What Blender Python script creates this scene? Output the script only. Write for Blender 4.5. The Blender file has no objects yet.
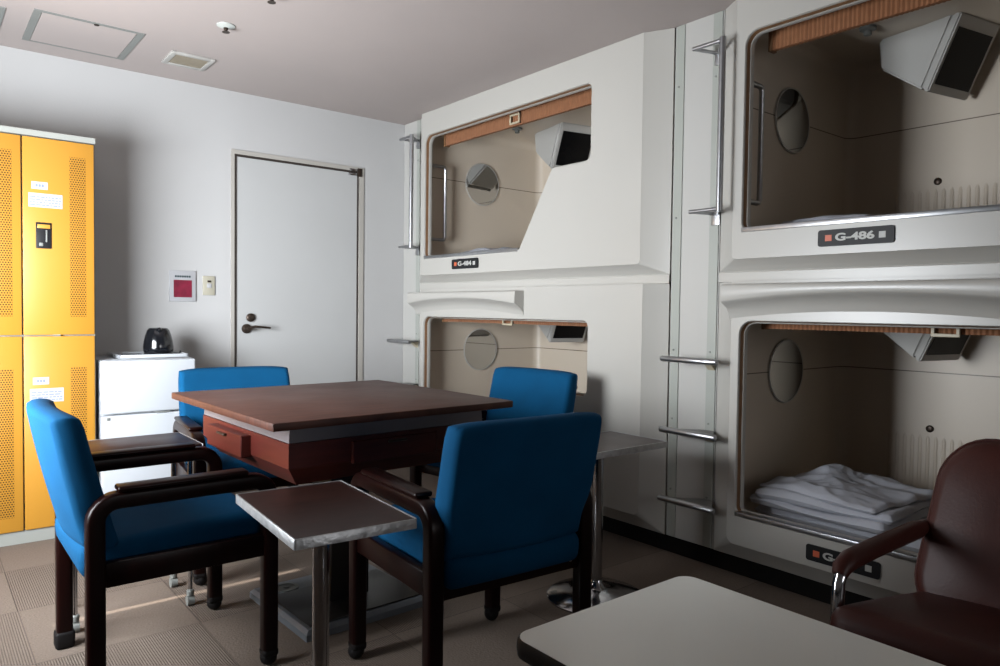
import bpy, bmesh, math, random
from mathutils import Vector, Matrix, noise
from mathutils.geometry import tessellate_polygon
PI = math.pi
R = math.radians
random.seed(7)
scene = bpy.context.scene
COL = scene.collection

# ------------------------------------------------------------------ materials
K = .58      # overall reflectance level of the paints and fabrics
def nodemat(name):
    m = bpy.data.materials.new(name); m.use_nodes = True
    nt = m.node_tree; b = nt.nodes['Principled BSDF']
    return m, nt, b

def mat(name, col, rough=.5, metal=0., var=.06, vscale=6., bump=0., bscale=80., coat=0., stretch=(1, 1, 1), spec=.5, sheen=0.):
    m, nt, b = nodemat(name)
    N, L = nt.nodes, nt.links
    tc = N.new('ShaderNodeTexCoord'); mp = N.new('ShaderNodeMapping'); mp.inputs['Scale'].default_value = stretch
    L.new(tc.outputs['Object'], mp.inputs['Vector'])
    nz = N.new('ShaderNodeTexNoise'); nz.inputs['Scale'].default_value = vscale; nz.inputs['Detail'].default_value = 4
    L.new(mp.outputs['Vector'], nz.inputs['Vector'])
    rp = N.new('ShaderNodeMapRange')
    rp.inputs['From Min'].default_value = .3; rp.inputs['From Max'].default_value = .7
    rp.inputs['To Min'].default_value = 1 - var; rp.inputs['To Max'].default_value = 1 + var
    L.new(nz.outputs['Fac'], rp.inputs['Value'])
    vm = N.new('ShaderNodeVectorMath'); vm.operation = 'SCALE'
    vm.inputs[0].default_value = [c_ * K for c_ in col[:3]]
    L.new(rp.outputs['Result'], vm.inputs['Scale'])
    L.new(vm.outputs['Vector'], b.inputs['Base Color'])
    b.inputs['Roughness'].default_value = rough
    b.inputs['Metallic'].default_value = metal
    b.inputs['Coat Weight'].default_value = coat
    b.inputs['Coat Roughness'].default_value = .12
    b.inputs['Specular IOR Level'].default_value = spec
    b.inputs['Sheen Weight'].default_value = sheen
    if bump:
        n2 = N.new('ShaderNodeTexNoise'); n2.inputs['Scale'].default_value = bscale; n2.inputs['Detail'].default_value = 5
        L.new(mp.outputs['Vector'], n2.inputs['Vector'])
        bp = N.new('ShaderNodeBump'); bp.inputs['Strength'].default_value = bump; bp.inputs['Distance'].default_value = .01
        L.new(n2.outputs['Fac'], bp.inputs['Height']); L.new(bp.outputs['Normal'], b.inputs['Normal'])
    return m

def math_node(nt, op, a=None, b=None, c=None):
    n = nt.nodes.new('ShaderNodeMath'); n.operation = op
    for i, v in enumerate((a, b, c)):
        if v is None: continue
        if isinstance(v, (int, float)): n.inputs[i].default_value = v
        else: nt.links.new(v, n.inputs[i])
    return n.outputs[0]

def line_mask(nt, src, pos, w):
    d = math_node(nt, 'SUBTRACT', src, pos); d = math_node(nt, 'ABSOLUTE', d)
    return math_node(nt, 'LESS_THAN', d, w)

def mixcol(nt, fac, a, b):
    n = nt.nodes.new('ShaderNodeMix'); n.data_type = 'RGBA'
    nt.links.new(fac, n.inputs[0])
    for i, v in ((6, a), (7, b)):
        if isinstance(v, (tuple, list)): n.inputs[i].default_value = (*[c_ * K for c_ in v[:3]], 1)
        else: nt.links.new(v, n.inputs[i])
    return n.outputs[2]

M = {}
PLASTIC = (.66, .635, .585)
M['plastic'] = mat('ivory_plastic', PLASTIC, .32, var=.015, vscale=2.5)
M['pilaster'] = mat('ivory_panel', (.66, .645, .61), .35, var=.015, vscale=2.5)
M['steelstrip'] = mat('greenish_grey_strip', (.50, .52, .47), .4, var=.03)
M['chrome'] = mat('chrome', (.78, .78, .8), .14, 1., var=.03)
M['brushed'] = mat('brushed_aluminium', (.66, .67, .69), .33, 1., var=.08, vscale=30)
M['alu'] = mat('worn_aluminium_edge', (.72, .73, .74), .42, .85, var=.18, vscale=40, bump=.25, bscale=60)
M['grey'] = mat('grey_metal', (.30, .31, .29), .5, var=.05)
M['black'] = mat('black_plastic', (.014, .014, .016), .5, var=.1, spec=.25)
M['kick'] = mat('black_skirting', (.012, .011, .010), .7, var=.2, spec=.1)
M['rubber'] = mat('dark_rubber', (.014, .012, .012), .65, var=.2, spec=.15)
M['screen'] = mat('dark_glass_screen', (.006, .006, .007), .25, var=.1, spec=.12)
M['gasket'] = mat('brown_gasket', (.30, .15, .065), .6, var=.15, vscale=20)
M['cream'] = mat('cream_plastic', (.72, .62, .44), .45, var=.04)
M['mirror'] = mat('mirror_glass', (.82, .83, .82), .03, 1., var=.01)
M['wood'] = mat('dark_red_wood', (.011, .0022, .0016), .34, var=.35, vscale=5, stretch=(6, 6, 1), coat=.02, spec=.14)
M['bodywood'] = mat('red_brown_table_wood', (.13, .022, .015), .42, var=.2, vscale=5, stretch=(1, 1, 8), spec=.3)
M['greyband'] = mat('grey_laminate_band', (.20, .175, .185), .4, var=.06)
M['black_wood'] = mat('black_pedestal', (.012, .009, .009), .4, var=.2)
M['blue'] = mat('blue_upholstery', (.0, .082, .205), .9, var=.09, vscale=9, bump=.12, bscale=420, spec=.15)
M['leather'] = mat('oxblood_leather', (.085, .020, .014), .45, var=.14, vscale=7, spec=.3, bump=.05, bscale=160)
M['white_lam'] = mat('off_white_laminate', (1.46, 1.50, 1.42), .24, var=.03, vscale=3)
M['enamel'] = mat('white_enamel', (.72, .75, .79), .28, var=.01)
M['yellow'] = None
M['capgrey'] = mat('pale_grey_green_paint', (.46, .47, .43), .5, var=.03)
M['sheet'] = mat('white_cotton', (.74, .76, .84), .9, var=.03, vscale=5, bump=.25, bscale=25)
M['paper'] = mat('white_paper', (.62, .62, .64), .7, var=.03)
M['ink'] = mat('blue_grey_ink', (.28, .33, .50), .7, var=.2)
M['darkink'] = mat('dark_teal_ink', (.05, .09, .10), .7, var=.2)
M['redsign'] = mat('deep_red_panel', (.28, .012, .045), .45, var=.3, vscale=25)
M['orange'] = mat('orange_square', (.85, .17, .07), .5, var=.05)
M['lettering'] = mat('pale_lettering', (.70, .70, .66), .5, var=.03)
M['bronze'] = mat('dark_bronze', (.09, .065, .05), .4, .7, var=.2)
M['doorgap'] = mat('dark_brown_gap', (.045, .032, .025), .6, var=.2)
M['doorframe'] = mat('cream_grey_frame', (.62, .585, .53), .5, var=.03)
M['doorleaf'] = mat('pale_grey_door', (.70, .70, .69), .4, var=.02, vscale=2)
M['glass'] = mat('frosted_pane', (.75, .78, .8), .6, var=.02)
M['redcard'] = mat('red_table_marks', (.38, .12, .10), .5, var=.3)

# table top veneer
def veneer():
    m, nt, b = nodemat('walnut_veneer'); N, L = nt.nodes, nt.links
    tc = N.new('ShaderNodeTexCoord'); mp = N.new('ShaderNodeMapping'); mp.inputs['Scale'].default_value = (2, 14, 2)
    L.new(tc.outputs['Object'], mp.inputs['Vector'])
    nz = N.new('ShaderNodeTexNoise'); nz.inputs['Scale'].default_value = 4; nz.inputs['Detail'].default_value = 8; nz.inputs['Distortion'].default_value = .6
    L.new(mp.outputs['Vector'], nz.inputs['Vector'])
    r = N.new('ShaderNodeValToRGB'); r.color_ramp.elements[0].position = .3; r.color_ramp.elements[1].position = .75
    r.color_ramp.elements[0].color = (.042, .014, .009, 1); r.color_ramp.elements[1].color = (.090, .033, .020, 1)
    L.new(nz.outputs['Fac'], r.inputs[0]); L.new(r.outputs[0], b.inputs['Base Color'])
    b.inputs['Specular IOR Level'].default_value = .28
    n2 = N.new('ShaderNodeTexNoise'); n2.inputs['Scale'].default_value = 5; n2.inputs['Detail'].default_value = 5
    L.new(tc.outputs['Object'], n2.inputs['Vector'])
    mr = N.new('ShaderNodeMapRange'); mr.inputs['To Min'].default_value = .38; mr.inputs['To Max'].default_value = .6
    L.new(n2.outputs['Fac'], mr.inputs['Value']); L.new(mr.outputs['Result'], b.inputs['Roughness'])
    return m
M['veneer'] = veneer()
def darkveneer():
    m = M['veneer'].copy(); m.name = 'dark_walnut_laminate'
    r = [n for n in m.node_tree.nodes if n.type == 'VALTORGB'][0]
    r.color_ramp.elements[0].color = (.012, .0042, .003, 1); r.color_ramp.elements[1].color = (.030, .0105, .008, 1)
    mr = [n for n in m.node_tree.nodes if n.type == 'MAP_RANGE'][0]
    mr.inputs['To Min'].default_value = .3; mr.inputs['To Max'].default_value = .45
    m.node_tree.nodes['Principled BSDF'].inputs['Specular IOR Level'].default_value = .2
    return m
M['darkveneer'] = darkveneer()

def carpet():
    m, nt, b = nodemat('carpet_tiles'); N, L = nt.nodes, nt.links
    g = N.new('ShaderNodeNewGeometry'); sp = N.new('ShaderNodeSeparateXYZ'); L.new(g.outputs['Position'], sp.inputs[0])
    T = .485
    u = math_node(nt, 'DIVIDE', math_node(nt, 'ADD', sp.outputs['X'], T * 20 - .28), T)
    v = math_node(nt, 'DIVIDE', math_node(nt, 'ADD', sp.outputs['Y'], T * 20 - .155), T)   # boundaries at 2.58, 3.065
    fu, fv = math_node(nt, 'FLOOR', u), math_node(nt, 'FLOOR', v)
    par = math_node(nt, 'MODULO', math_node(nt, 'ADD', fu, fv), 2.)     # checkerboard of tile kinds
    strp = math_node(nt, 'SINE', math_node(nt, 'MULTIPLY', sp.outputs['X'], 2 * PI / .0074))
    strp = math_node(nt, 'MULTIPLY_ADD', strp, .5, .5)
    strp = math_node(nt, 'MULTIPLY', strp, math_node(nt, 'SUBTRACT', 1., par))
    nz = N.new('ShaderNodeTexNoise'); nz.inputs['Scale'].default_value = 130; nz.inputs['Detail'].default_value = 3
    L.new(g.outputs['Position'], nz.inputs['Vector'])
    nb = N.new('ShaderNodeTexNoise'); nb.inputs['Scale'].default_value = 5; nb.inputs['Detail'].default_value = 5
    L.new(g.outputs['Position'], nb.inputs['Vector'])
    base = mixcol(nt, nz.outputs['Fac'], (.19, .145, .115), (.35, .28, .23))
    base = mixcol(nt, math_node(nt, 'MULTIPLY', strp, .36), base, (.08, .062, .052))
    base = mixcol(nt, math_node(nt, 'MULTIPLY', nb.outputs['Fac'], .35), base, (.22, .17, .14))
    e1 = math_node(nt, 'LESS_THAN', math_node(nt, 'FRACT', u), .008); e2 = math_node(nt, 'LESS_THAN', math_node(nt, 'FRACT', v), .008)
    edge = math_node(nt, 'MULTIPLY', math_node(nt, 'MAXIMUM', e1, e2), .45)
    base = mixcol(nt, edge, base, (.05, .04, .035))
    L.new(base, b.inputs['Base Color']); b.inputs['Roughness'].default_value = .95; b.inputs['Specular IOR Level'].default_value = .15
    hh = math_node(nt, 'SUBTRACT', nz.outputs['Fac'], math_node(nt, 'MULTIPLY', strp, .8))
    bp = N.new('ShaderNodeBump'); bp.inputs['Strength'].default_value = .5; bp.inputs['Distance'].default_value = .004
    L.new(hh, bp.inputs['Height']); L.new(bp.outputs['Normal'], b.inputs['Normal'])
    return m
M['carpet'] = carpet()
M['wall'] = mat('painted_wall', (.72, .71, .70), .7, var=.02, vscale=2, bump=.05, bscale=150)
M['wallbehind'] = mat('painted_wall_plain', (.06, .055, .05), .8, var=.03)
M['ceil'] = mat('painted_ceiling', (.60, .52, .49), .75, var=.02, vscale=2, bump=.04, bscale=150)

def locker_paint(px0, px1, pz0, pz1):
    """yellow enamel punched with a column of round holes (door's own coordinates)"""
    m, nt, b = nodemat('yellow_perforated_steel'); N, L = nt.nodes, nt.links
    tc = N.new('ShaderNodeTexCoord'); sp = N.new('ShaderNodeSeparateXYZ'); L.new(tc.outputs['Object'], sp.inputs[0])
    x, z = sp.outputs['X'], sp.outputs['Z']
    P = .0105
    rowi = math_node(nt, 'FLOOR', math_node(nt, 'DIVIDE', math_node(nt, 'ADD', z, 10.), P))
    off = math_node(nt, 'MULTIPLY', math_node(nt, 'MODULO', rowi, 2.), P / 2)
    fx = math_node(nt, 'SUBTRACT', math_node(nt, 'FRACT', math_node(nt, 'DIVIDE', math_node(nt, 'ADD', math_node(nt, 'ADD', x, 10.), off), P)), .5)
    fz = math_node(nt, 'SUBTRACT', math_node(nt, 'FRACT', math_node(nt, 'DIVIDE', math_node(nt, 'ADD', z, 10.), P)), .5)
    d = math_node(nt, 'SQRT', math_node(nt, 'ADD', math_node(nt, 'MULTIPLY', fx, fx), math_node(nt, 'MULTIPLY', fz, fz)))
    hole = math_node(nt, 'LESS_THAN', d, .33)
    for s, lo, hi in ((x, px0, px1), (z, pz0, pz1)):
        hole = math_node(nt, 'MULTIPLY', hole, math_node(nt, 'GREATER_THAN', s, lo))
        hole = math_node(nt, 'MULTIPLY', hole, math_node(nt, 'LESS_THAN', s, hi))
    c = mixcol(nt, hole, (.70, .325, .035), (.09, .036, .006))
    L.new(c, b.inputs['Base Color']); b.inputs['Roughness'].default_value = .42
    return m

def shell_mat(zc, yc, name):
    """capsule lining: same ivory plastic with moulded joint lines (world place of the joint)"""
    m, nt, b = nodemat(name); N, L = nt.nodes, nt.links
    g = N.new('ShaderNodeNewGeometry'); sp = N.new('ShaderNodeSeparateXYZ'); L.new(g.outputs['Position'], sp.inputs[0])
    j = line_mask(nt, sp.outputs['Z'], zc, .0025)
    c = mixcol(nt, j, (.86, .74, .60), (.20, .15, .10))
    L.new(c, b.inputs['Base Color']); b.inputs['Roughness'].default_value = .38
    return m

# ------------------------------------------------------------------ mesh helpers
class MB:
    def __init__(self): self.v = []; self.f = []
    def add(self, vs, fs, T=None):
        n = len(self.v)
        self.v += [tuple(T @ Vector(p)) if T is not None else tuple(p) for p in vs]
        self.f += [tuple(i + n for i in f) for f in fs]
        return self
    def bm(self, b, T=None):
        b.verts.ensure_lookup_table(); b.verts.index_update()
        self.add([v.co[:] for v in b.verts], [[v.index for v in f.verts] for f in b.faces], T); b.free(); return self
    def box(self, lo, hi, bev=0., seg=2, T=None):
        b = bmesh.new()
        bmesh.ops.create_cube(b, size=1)
        for v in b.verts:
            v.co = Vector([(lo[i] + hi[i]) / 2 + v.co[i] * (hi[i] - lo[i]) for i in range(3)])
        if bev > 0:
            bev = min(bev, min(hi[i] - lo[i] for i in range(3)) * .49)
            bmesh.ops.bevel(b, geom=list(b.edges), offset=bev, segments=seg, profile=.5, affect='EDGES')
        return self.bm(b, T)
    def tube(self, path, r, n=12, T=None, cap=True, rx=None):
        """round tube (r = radius or list of radii) through the points of a path"""
        P = [Vector(p) for p in path]; rs = r if isinstance(r, (list, tuple)) else [r] * len(P)
        vs = []; fs = []; up = None
        for i, p in enumerate(P):
            d = (P[min(i + 1, len(P) - 1)] - P[max(i - 1, 0)]).normalized()
            if up is None:
                up = Vector((0, 0, 1)) if abs(d.z) < .9 else Vector((1, 0, 0))
            a = d.cross(up).normalized(); up = a.cross(d).normalized()
            for k in range(n):
                t = 2 * PI * k / n
                vs.append(p + a * math.cos(t) * rs[i] + up * math.sin(t) * rs[i])
        for i in range(len(P) - 1):
            for k in range(n):
                fs.append((i * n + k, i * n + (k + 1) % n, (i + 1) * n + (k + 1) % n, (i + 1) * n + k))
        if cap:
            fs.append(tuple(range(n - 1, -1, -1))); fs.append(tuple((len(P) - 1) * n + k for k in range(n)))
        return self.add(vs, fs, T)
    def rectsweep(self, path, w, h, side, T=None, bev=.008):
        """rounded rectangular section swept along a planar path; side = plane normal (w along it)"""
        P = [Vector(p) for p in path]; s = Vector(side).normalized(); vs = []; fs = []
        pr = []
        for cx, cy, a0 in ((w/2-bev, h/2-bev, 0), (-w/2+bev, h/2-bev, 90), (-w/2+bev, -h/2+bev, 180), (w/2-bev, -h/2+bev, 270)):
            for k in range(4):
                a = R(a0 + 30 * k); pr.append((cx + bev*math.cos(a), cy + bev*math.sin(a)))
        n = len(pr)
        for i, p in enumerate(P):
            d = (P[min(i + 1, len(P) - 1)] - P[max(i - 1, 0)]).normalized()
            q = d.cross(s).normalized()
            for x, y in pr: vs.append(p + s * x + q * y)
        for i in range(len(P) - 1):
            for k in range(n):
                fs.append((i * n + k, i * n + (k + 1) % n, (i + 1) * n + (k + 1) % n, (i + 1) * n + k))
        fs.append(tuple(range(n - 1, -1, -1))); fs.append(tuple((len(P) - 1) * n + k for k in range(n)))
        return self.add(vs, fs, T)
    def lathe(self, prof, n=32, T=None, sx=1., sy=1.):
        vs = []; fs = []
        for (r, z) in prof:
            for k in range(n):
                a = 2 * PI * k / n; vs.append((r * math.cos(a) * sx, r * math.sin(a) * sy, z))
        for i in range(len(prof) - 1):
            for k in range(n):
                fs.append((i * n + k, i * n + (k + 1) % n, (i + 1) * n + (k + 1) % n, (i + 1) * n + k))
        fs.append(tuple(range(n - 1, -1, -1))); fs.append(tuple((len(prof) - 1) * n + k for k in range(n)))
        return self.add(vs, fs, T)
    def prism(self, poly, a, b, axis=2, T=None):
        """polygon of 2D points extruded from a to b along an axis"""
        def mk(p, t):
            q = list(p); q.insert(axis, t); return tuple(q)
        n = len(poly); vs = [mk(p, a) for p in poly] + [mk(p, b) for p in poly]
        fs = [tuple(range(n - 1, -1, -1)), tuple(range(n, 2 * n))] + [(i, (i + 1) % n, (i + 1) % n + n, i + n) for i in range(n)]
        return self.add(vs, fs, T)
    def sphere(self, c, r, T=None, sc=(1, 1, 1), n=16):
        b = bmesh.new(); bmesh.ops.create_uvsphere(b, u_segments=n, v_segments=n // 2, radius=r)
        for v in b.verts: v.co = Vector((v.co.x * sc[0] + c[0], v.co.y * sc[1] + c[1], v.co.z * sc[2] + c[2]))
        return self.bm(b, T)
    def build(self, name, m, parent=None, smooth=40, loc=None, rot=None):
        me = bpy.data.meshes.new(name); me.from_pydata(self.v, [], self.f); me.validate()
        b = bmesh.new(); b.from_mesh(me)
        bmesh.ops.recalc_face_normals(b, faces=list(b.faces)); b.to_mesh(me); b.free()
        if smooth:
            me.polygons.foreach_set('use_smooth', [True] * len(me.polygons)); me.set_sharp_from_angle(angle=R(smooth))
        me.materials.append(m)
        o = bpy.data.objects.new(name, me); COL.objects.link(o)
        if parent: o.parent = parent
        if loc: o.location = loc
        if rot: o.rotation_euler = rot
        return o

def tag(o, label, cat, group=None):
    o['label'] = label; o['category'] = cat
    if group: o['group'] = group
    return o
def thing(name, label, cat, loc=(0, 0, 0), rotz=0., group=None):
    o = bpy.data.objects.new(name, None); COL.objects.link(o)
    o.location = loc; o.rotation_euler = (0, 0, rotz); o.empty_display_size = .1
    return tag(o, label, cat, group)
def struct(o):
    o['kind'] = 'structure'; return o
def dup(root, loc, rotz, label, group=None):
    r = root.copy(); COL.objects.link(r); r.location = loc; r.rotation_euler = (0, 0, rotz); r['label'] = label
    if group: r['group'] = group
    for ch in list(root.children):
        c = ch.copy(); COL.objects.link(c); c.parent = r
        for g in ch.children:
            d = g.copy(); COL.objects.link(d); d.parent = c
    return r

def arc(cx, cy, r, a0, a1, n=6):
    return [(cx + r * math.cos(R(a0 + (a1 - a0) * k / n)), cy + r * math.sin(R(a0 + (a1 - a0) * k / n))) for k in range(n + 1)]
def rrect(x0, x1, y0, y1, r, n=6):
    return arc(x1 - r, y1 - r, r, 0, 90, n) + arc(x0 + r, y1 - r, r, 90, 180, n) + arc(x0 + r, y0 + r, r, 180, 270, n) + arc(x1 - r, y0 + r, r, 270, 360, n)
def fillet(poly, rads, n=6):
    out = []; N_ = len(poly)
    for i, p in enumerate(poly):
        p = Vector(p); a = (Vector(poly[i - 1]) - p).normalized(); b = (Vector(poly[(i + 1) % N_]) - p).normalized()
        ang = a.angle(b); r = rads[i]; t = r / math.tan(ang / 2)
        c = p + (a + b).normalized() * (r / math.sin(ang / 2))
        s = p + a * t - c; e = p + b * t - c
        sa = math.atan2(s.y, s.x); ea = math.atan2(e.y, e.x); dd = ea - sa
        while dd > PI: dd -= 2 * PI
        while dd < -PI: dd += 2 * PI
        out += [(c.x + r * math.cos(sa + dd * k / n), c.y + r * math.sin(sa + dd * k / n)) for k in range(n + 1)]
    return out
def offset_poly(poly, d):
    """offset a CCW polygon inwards by d"""
    out = []; n = len(poly)
    for i in range(n):
        a, p, b = Vector(poly[i - 1]), Vector(poly[i]), Vector(poly[(i + 1) % n])
        n1 = (p - a); n2 = (b - p)
        n1 = Vector((-n1.y, n1.x)).normalized() if n1.length > 1e-9 else Vector((0, 0))
        n2 = Vector((-n2.y, n2.x)).normalized() if n2.length > 1e-9 else n1
        m = (n1 + n2); m = m.normalized() if m.length > 1e-6 else n1
        k = max(.5, m.dot(n1) if n1.length else 1)
        out.append(tuple(p + m * d / k))
    return out
def loft(mb, loops):
    """quads between successive 3-D loops with the same count"""
    n = len(loops[0]); vs = [p for l in loops for p in l]; fs = []
    for i in range(len(loops) - 1):
        for k in range(n):
            fs.append((i * n + k, i * n + (k + 1) % n, (i + 1) * n + (k + 1) % n, (i + 1) * n + k))
    mb.add(vs, fs)
def at_x(poly, x): return [(x, p[0], p[1]) for p in poly]

def text_obj(s, size, loc, rot, m, parent, name='lettering', sx=1., bold=0.):
    cu = bpy.data.curves.new(name, 'FONT'); cu.body = s; cu.size = size; cu.extrude = .0006; cu.offset = bold
    cu.align_x = 'CENTER'; cu.align_y = 'CENTER'
    t = bpy.data.objects.new('tmp', cu)
    me = bpy.data.meshes.new_from_object(t)
    bpy.data.objects.remove(t)
    for v in me.vertices: v.co.x *= sx
    me.materials.clear(); me.materials.append(m)
    o = bpy.data.objects.new(name, me); COL.objects.link(o); o.parent = parent
    o.location = loc; o.rotation_euler = rot
    return o

# ------------------------------------------------------------------ room shell
XL, XR, YB, YF, ZC = -.85, 3.74, 4.37, -4.0, 2.37
def slab(name, lo, hi, m):
    return struct(MB().box(lo, hi).build(name, m, smooth=0))
slab('floor', (XL - .1, YF - .1, -.1), (XR + .1, YB + .1, 0), M['carpet'])
slab('ceiling', (XL - .1, YF - .1, ZC), (XR + .1, YB + .1, ZC + .1), M['ceil'])
# back wall with doorway
DX0, DX1, DZ = 1.505, 2.318, 2.005
w = MB()
w.box((XL - .1, YB, 0), (DX0 - .012, YB + .12, ZC)); w.box((DX1 + .03, YB, 0), (XR + .1, YB + .12, ZC)); w.box((DX0 - .012, YB, DZ + .025), (DX1 + .03, YB + .12, ZC))
struct(w.build('wall_back', M['wall'], smooth=0))
slab('wall_right', (XR, YF, 0), (XR + .1, YB, ZC), M['wallbehind'])
w = MB()
w.box((XL, YF - .1, 0), (.5, YF, ZC)).box((2.4, YF - .1, 0), (XR, YF, ZC)).box((.5, YF - .1, 0), (2.4, YF, .9)).box((.5, YF - .1, 2.0), (2.4, YF, ZC))
struct(w.build('wall_front', M['wallbehind'], smooth=0))
w = MB()
w.box((.5, YF - .06, .9), (.54, YF - .02, 2.0)).box((2.36, YF - .06, .9), (2.4, YF - .02, 2.0)).box((.5, YF - .06, .9), (2.4, YF - .02, .94)).box((.5, YF - .06, 1.96), (2.4, YF - .02, 2.0)).box((1.43, YF - .06, .9), (1.47, YF - .02, 2.0))
win2 = struct(w.build('window_2', M['brushed'], smooth=0))
MB().box((.54, YF - .045, .94), (2.36, YF - .040, 1.96)).build('frosted_pane', M['glass'], win2, smooth=0)
WY0, WY1, WZ0, WZ1 = 1.78, 2.83, .62, 1.66
SY = 2.862                                   # narrow gap beside the window that lets the sun strip in
w = MB()
w.box((XL - .1, YF, 0), (XL, WY0, ZC)); w.box((XL - .1, WY0, 0), (XL, WY1, WZ0)); w.box((XL - .1, WY0, WZ1), (XL, WY1, ZC))
w.box((XL - .1, WY1, 0), (XL, SY - .012, ZC)); w.box((XL - .1, SY + .012, 0), (XL, YB, ZC)); w.box((XL - .1, SY - .012, 0), (XL, SY + .012, .8)); w.box((XL - .1, SY - .012, 1.45), (XL, SY + .012, ZC))
struct(w.build('wall_left', M['wall'], smooth=0))
w = MB()
w.box((XL - .06, WY0, WZ0), (XL - .02, WY0 + .04, WZ1)); w.box((XL - .06, WY1 - .04, WZ0), (XL - .02, WY1, WZ1))
w.box((XL - .06, WY0, WZ0), (XL - .02, WY1, WZ0 + .04)); w.box((XL - .06, WY0, WZ1 - .04), (XL - .02, WY1, WZ1)); w.box((XL - .06, 2.29, WZ0), (XL - .02, 2.33, WZ1))
win = struct(w.build('window_1', M['brushed'], smooth=0))
MB().box((XL - .045, WY0 + .04, WZ0 + .04), (XL - .040, WY1 - .04, WZ1 - .04)).build('frosted_pane', M['glass'], win, smooth=0)
# baseboard under the capsules
struct(MB().box((2.69, -.29, 0), (2.71, YB, .084)).build('baseboard_right', M['kick'], smooth=0))
struct(MB().box((1.2, YB - .008, 0), (DX0 - .012, YB, .06)).box((DX1 + .03, YB - .008, 0), (2.69, YB, .06)).build('baseboard_back', M['kick'], smooth=0))

# door
d = struct(MB().box((DX0, YB + .004, .01), (DX1 - .012, YB + .04, DZ - .012), .002, 1).build('door_1', M['doorleaf'], smooth=0))
f = MB()
f.box((DX0 - .012, YB - .002, 0), (DX0 + .001, YB + .09, DZ + .01)).box((DX1 - .013, YB - .0, 0), (DX1 - .003, YB + .09, DZ)).box((DX0, YB - .0, DZ - .013), (DX1, YB + .09, DZ))
f.build('door_gap_seal', M['doorgap'], d, smooth=0)
f = MB()
f.box((DX1 - .003, YB - .008, 0), (DX1 + .03, YB + .09, DZ + .0)).box((DX0 - .03, YB - .008, DZ - .0), (DX1 + .03, YB + .09, DZ + .025)).box((DX0 - .032, YB - .006, 0), (DX0 - .012, YB + .02, DZ + .0))
f.build('door_frame', M['doorframe'], d, smooth=0)
c = MB().box((DX1 - .075, YB - .014, DZ - .004), (DX1 - .02, YB - .001, DZ + .012), .002).box((DX1 - .08, YB - .014, DZ - .032), (DX1 - .022, YB - .001, DZ - .016), .002).build('hinge_plate', M['chrome'], d)
MB().box((DX1 - .018, YB - .016, DZ - .035), (DX1 + .012, YB - .001, DZ + .018), .002).build('hinge_knuckle', M['bronze'], d)
hz = .966
h = MB()
T = Matrix.Translation((1.566, YB - .001, hz)) @ Matrix.Rotation(R(90), 4, 'X')
h.lathe([(.029, 0), (.029, .006), (.014, .010), (.011, .05), (.013, .056)], 20, T)
h.tube([(1.566, YB - .050, hz + .004), (1.60, YB - .056, hz + .014), (1.65, YB - .056, hz + .010), (1.695, YB - .052, hz + .005)], [.009, .008, .007, .006], 10)
h.build('door_handle', M['bronze'], d)
MB().lathe([(.026, 0), (.026, .008), (.018, .014), (.006, .015)], 20, Matrix.Translation((1.590, YB - .001, 1.033)) @ Matrix.Rotation(R(90), 4, 'X')).build('lock_cylinder', M['bronze'], d)

# ------------------------------------------------------------------ ceiling fittings
def hatch(x0, x1, y0, y1, label):
    t = thing('access_hatch', label, 'ceiling hatch', ((x0 + x1) / 2, (y0 + y1) / 2, ZC))
    cx, cy = (x0 + x1) / 2, (y0 + y1) / 2; a, b = (x1 - x0) / 2, (y1 - y0) / 2
    fr = MB()
    s1, s2 = .030, .015
    fr.box((-a, -b, -.005), (-a + s1, b, .0)).box((a - s1, -b, -.005), (a, b, 0)).box((-a + s1, -b, -.005), (a - s1, -b + s2, 0)).box((-a + s1, b - s2, -.005), (a - s1, b, 0))
    fr.build('hatch_frame', M['grey'], t, smooth=0)
    MB().box((-a + s1 + .002, -b + s2 + .002, -.004), (a - s1 - .002, b - s2 - .002, 0)).build('hatch_panel', M['ceil'], t, smooth=0)
    MB().lathe([(.010, -.009), (.010, -.003)], 12, Matrix.Translation((.02, -b + .012, 0))).build('latch', M['bronze'], t)
hatch(.42, .86, 3.73, 4.19, 'square ceiling access hatch with grey metal frame, whole in view')
hatch(-.12, .325, 3.80, 4.26, 'grey framed ceiling panel cut off by the left picture edge')
t = thing('ceiling_vent', 'small square cream ceiling vent with dull yellow slats', 'vent', (1.122, 3.975, ZC))
f = MB(); a = .105
f.box((-a, -a, -.012), (-a + .025, a, 0), .003).box((a - .025, -a, -.012), (a, a, 0), .003).box((-a + .02, -a, -.012), (a - .02, -a + .025, 0), .003).box((-a + .02, a - .025, -.012), (a - .02, a, 0), .003)
f.build('vent_frame', mat('vent_white', (.58, .56, .52), .5), t)
s = MB()
for k in range(9):
    y = -.068 + k * .017
    s.box((-.08, y - .006, -.009), (.08, y + .004, -.003), 0, 2)
s.build('slats', mat('aged_cream', (.40, .34, .25), .6), t, smooth=0)
MB().box((-.08, -.08, -.002), (.08, .08, 0)).build('vent_back', M['bronze'], t, smooth=0)
spk = thing('fire_sprinkler', 'small chrome and white fire sprinkler on the ceiling, near vent', 'sprinkler', (1.115, 3.375, ZC))
MB().lathe([(.040, -.0005), (.040, -.004), (.020, -.010), (.012, -.012)], 24).build('escutcheon', mat('sprinkler_white', (.72, .75, .70), .3), spk)
MB().lathe([(.010, -.010), (.010, -.020), (.006, -.024), (.005, -.028), (.017, -.030), (.017, -.032)], 20).build('sprinkler_head', M['bronze'], spk)
dup(spk, (1.150, 2.925, ZC), 0, 'fire sprinkler at the top edge of the picture, only its rim visible')

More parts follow.
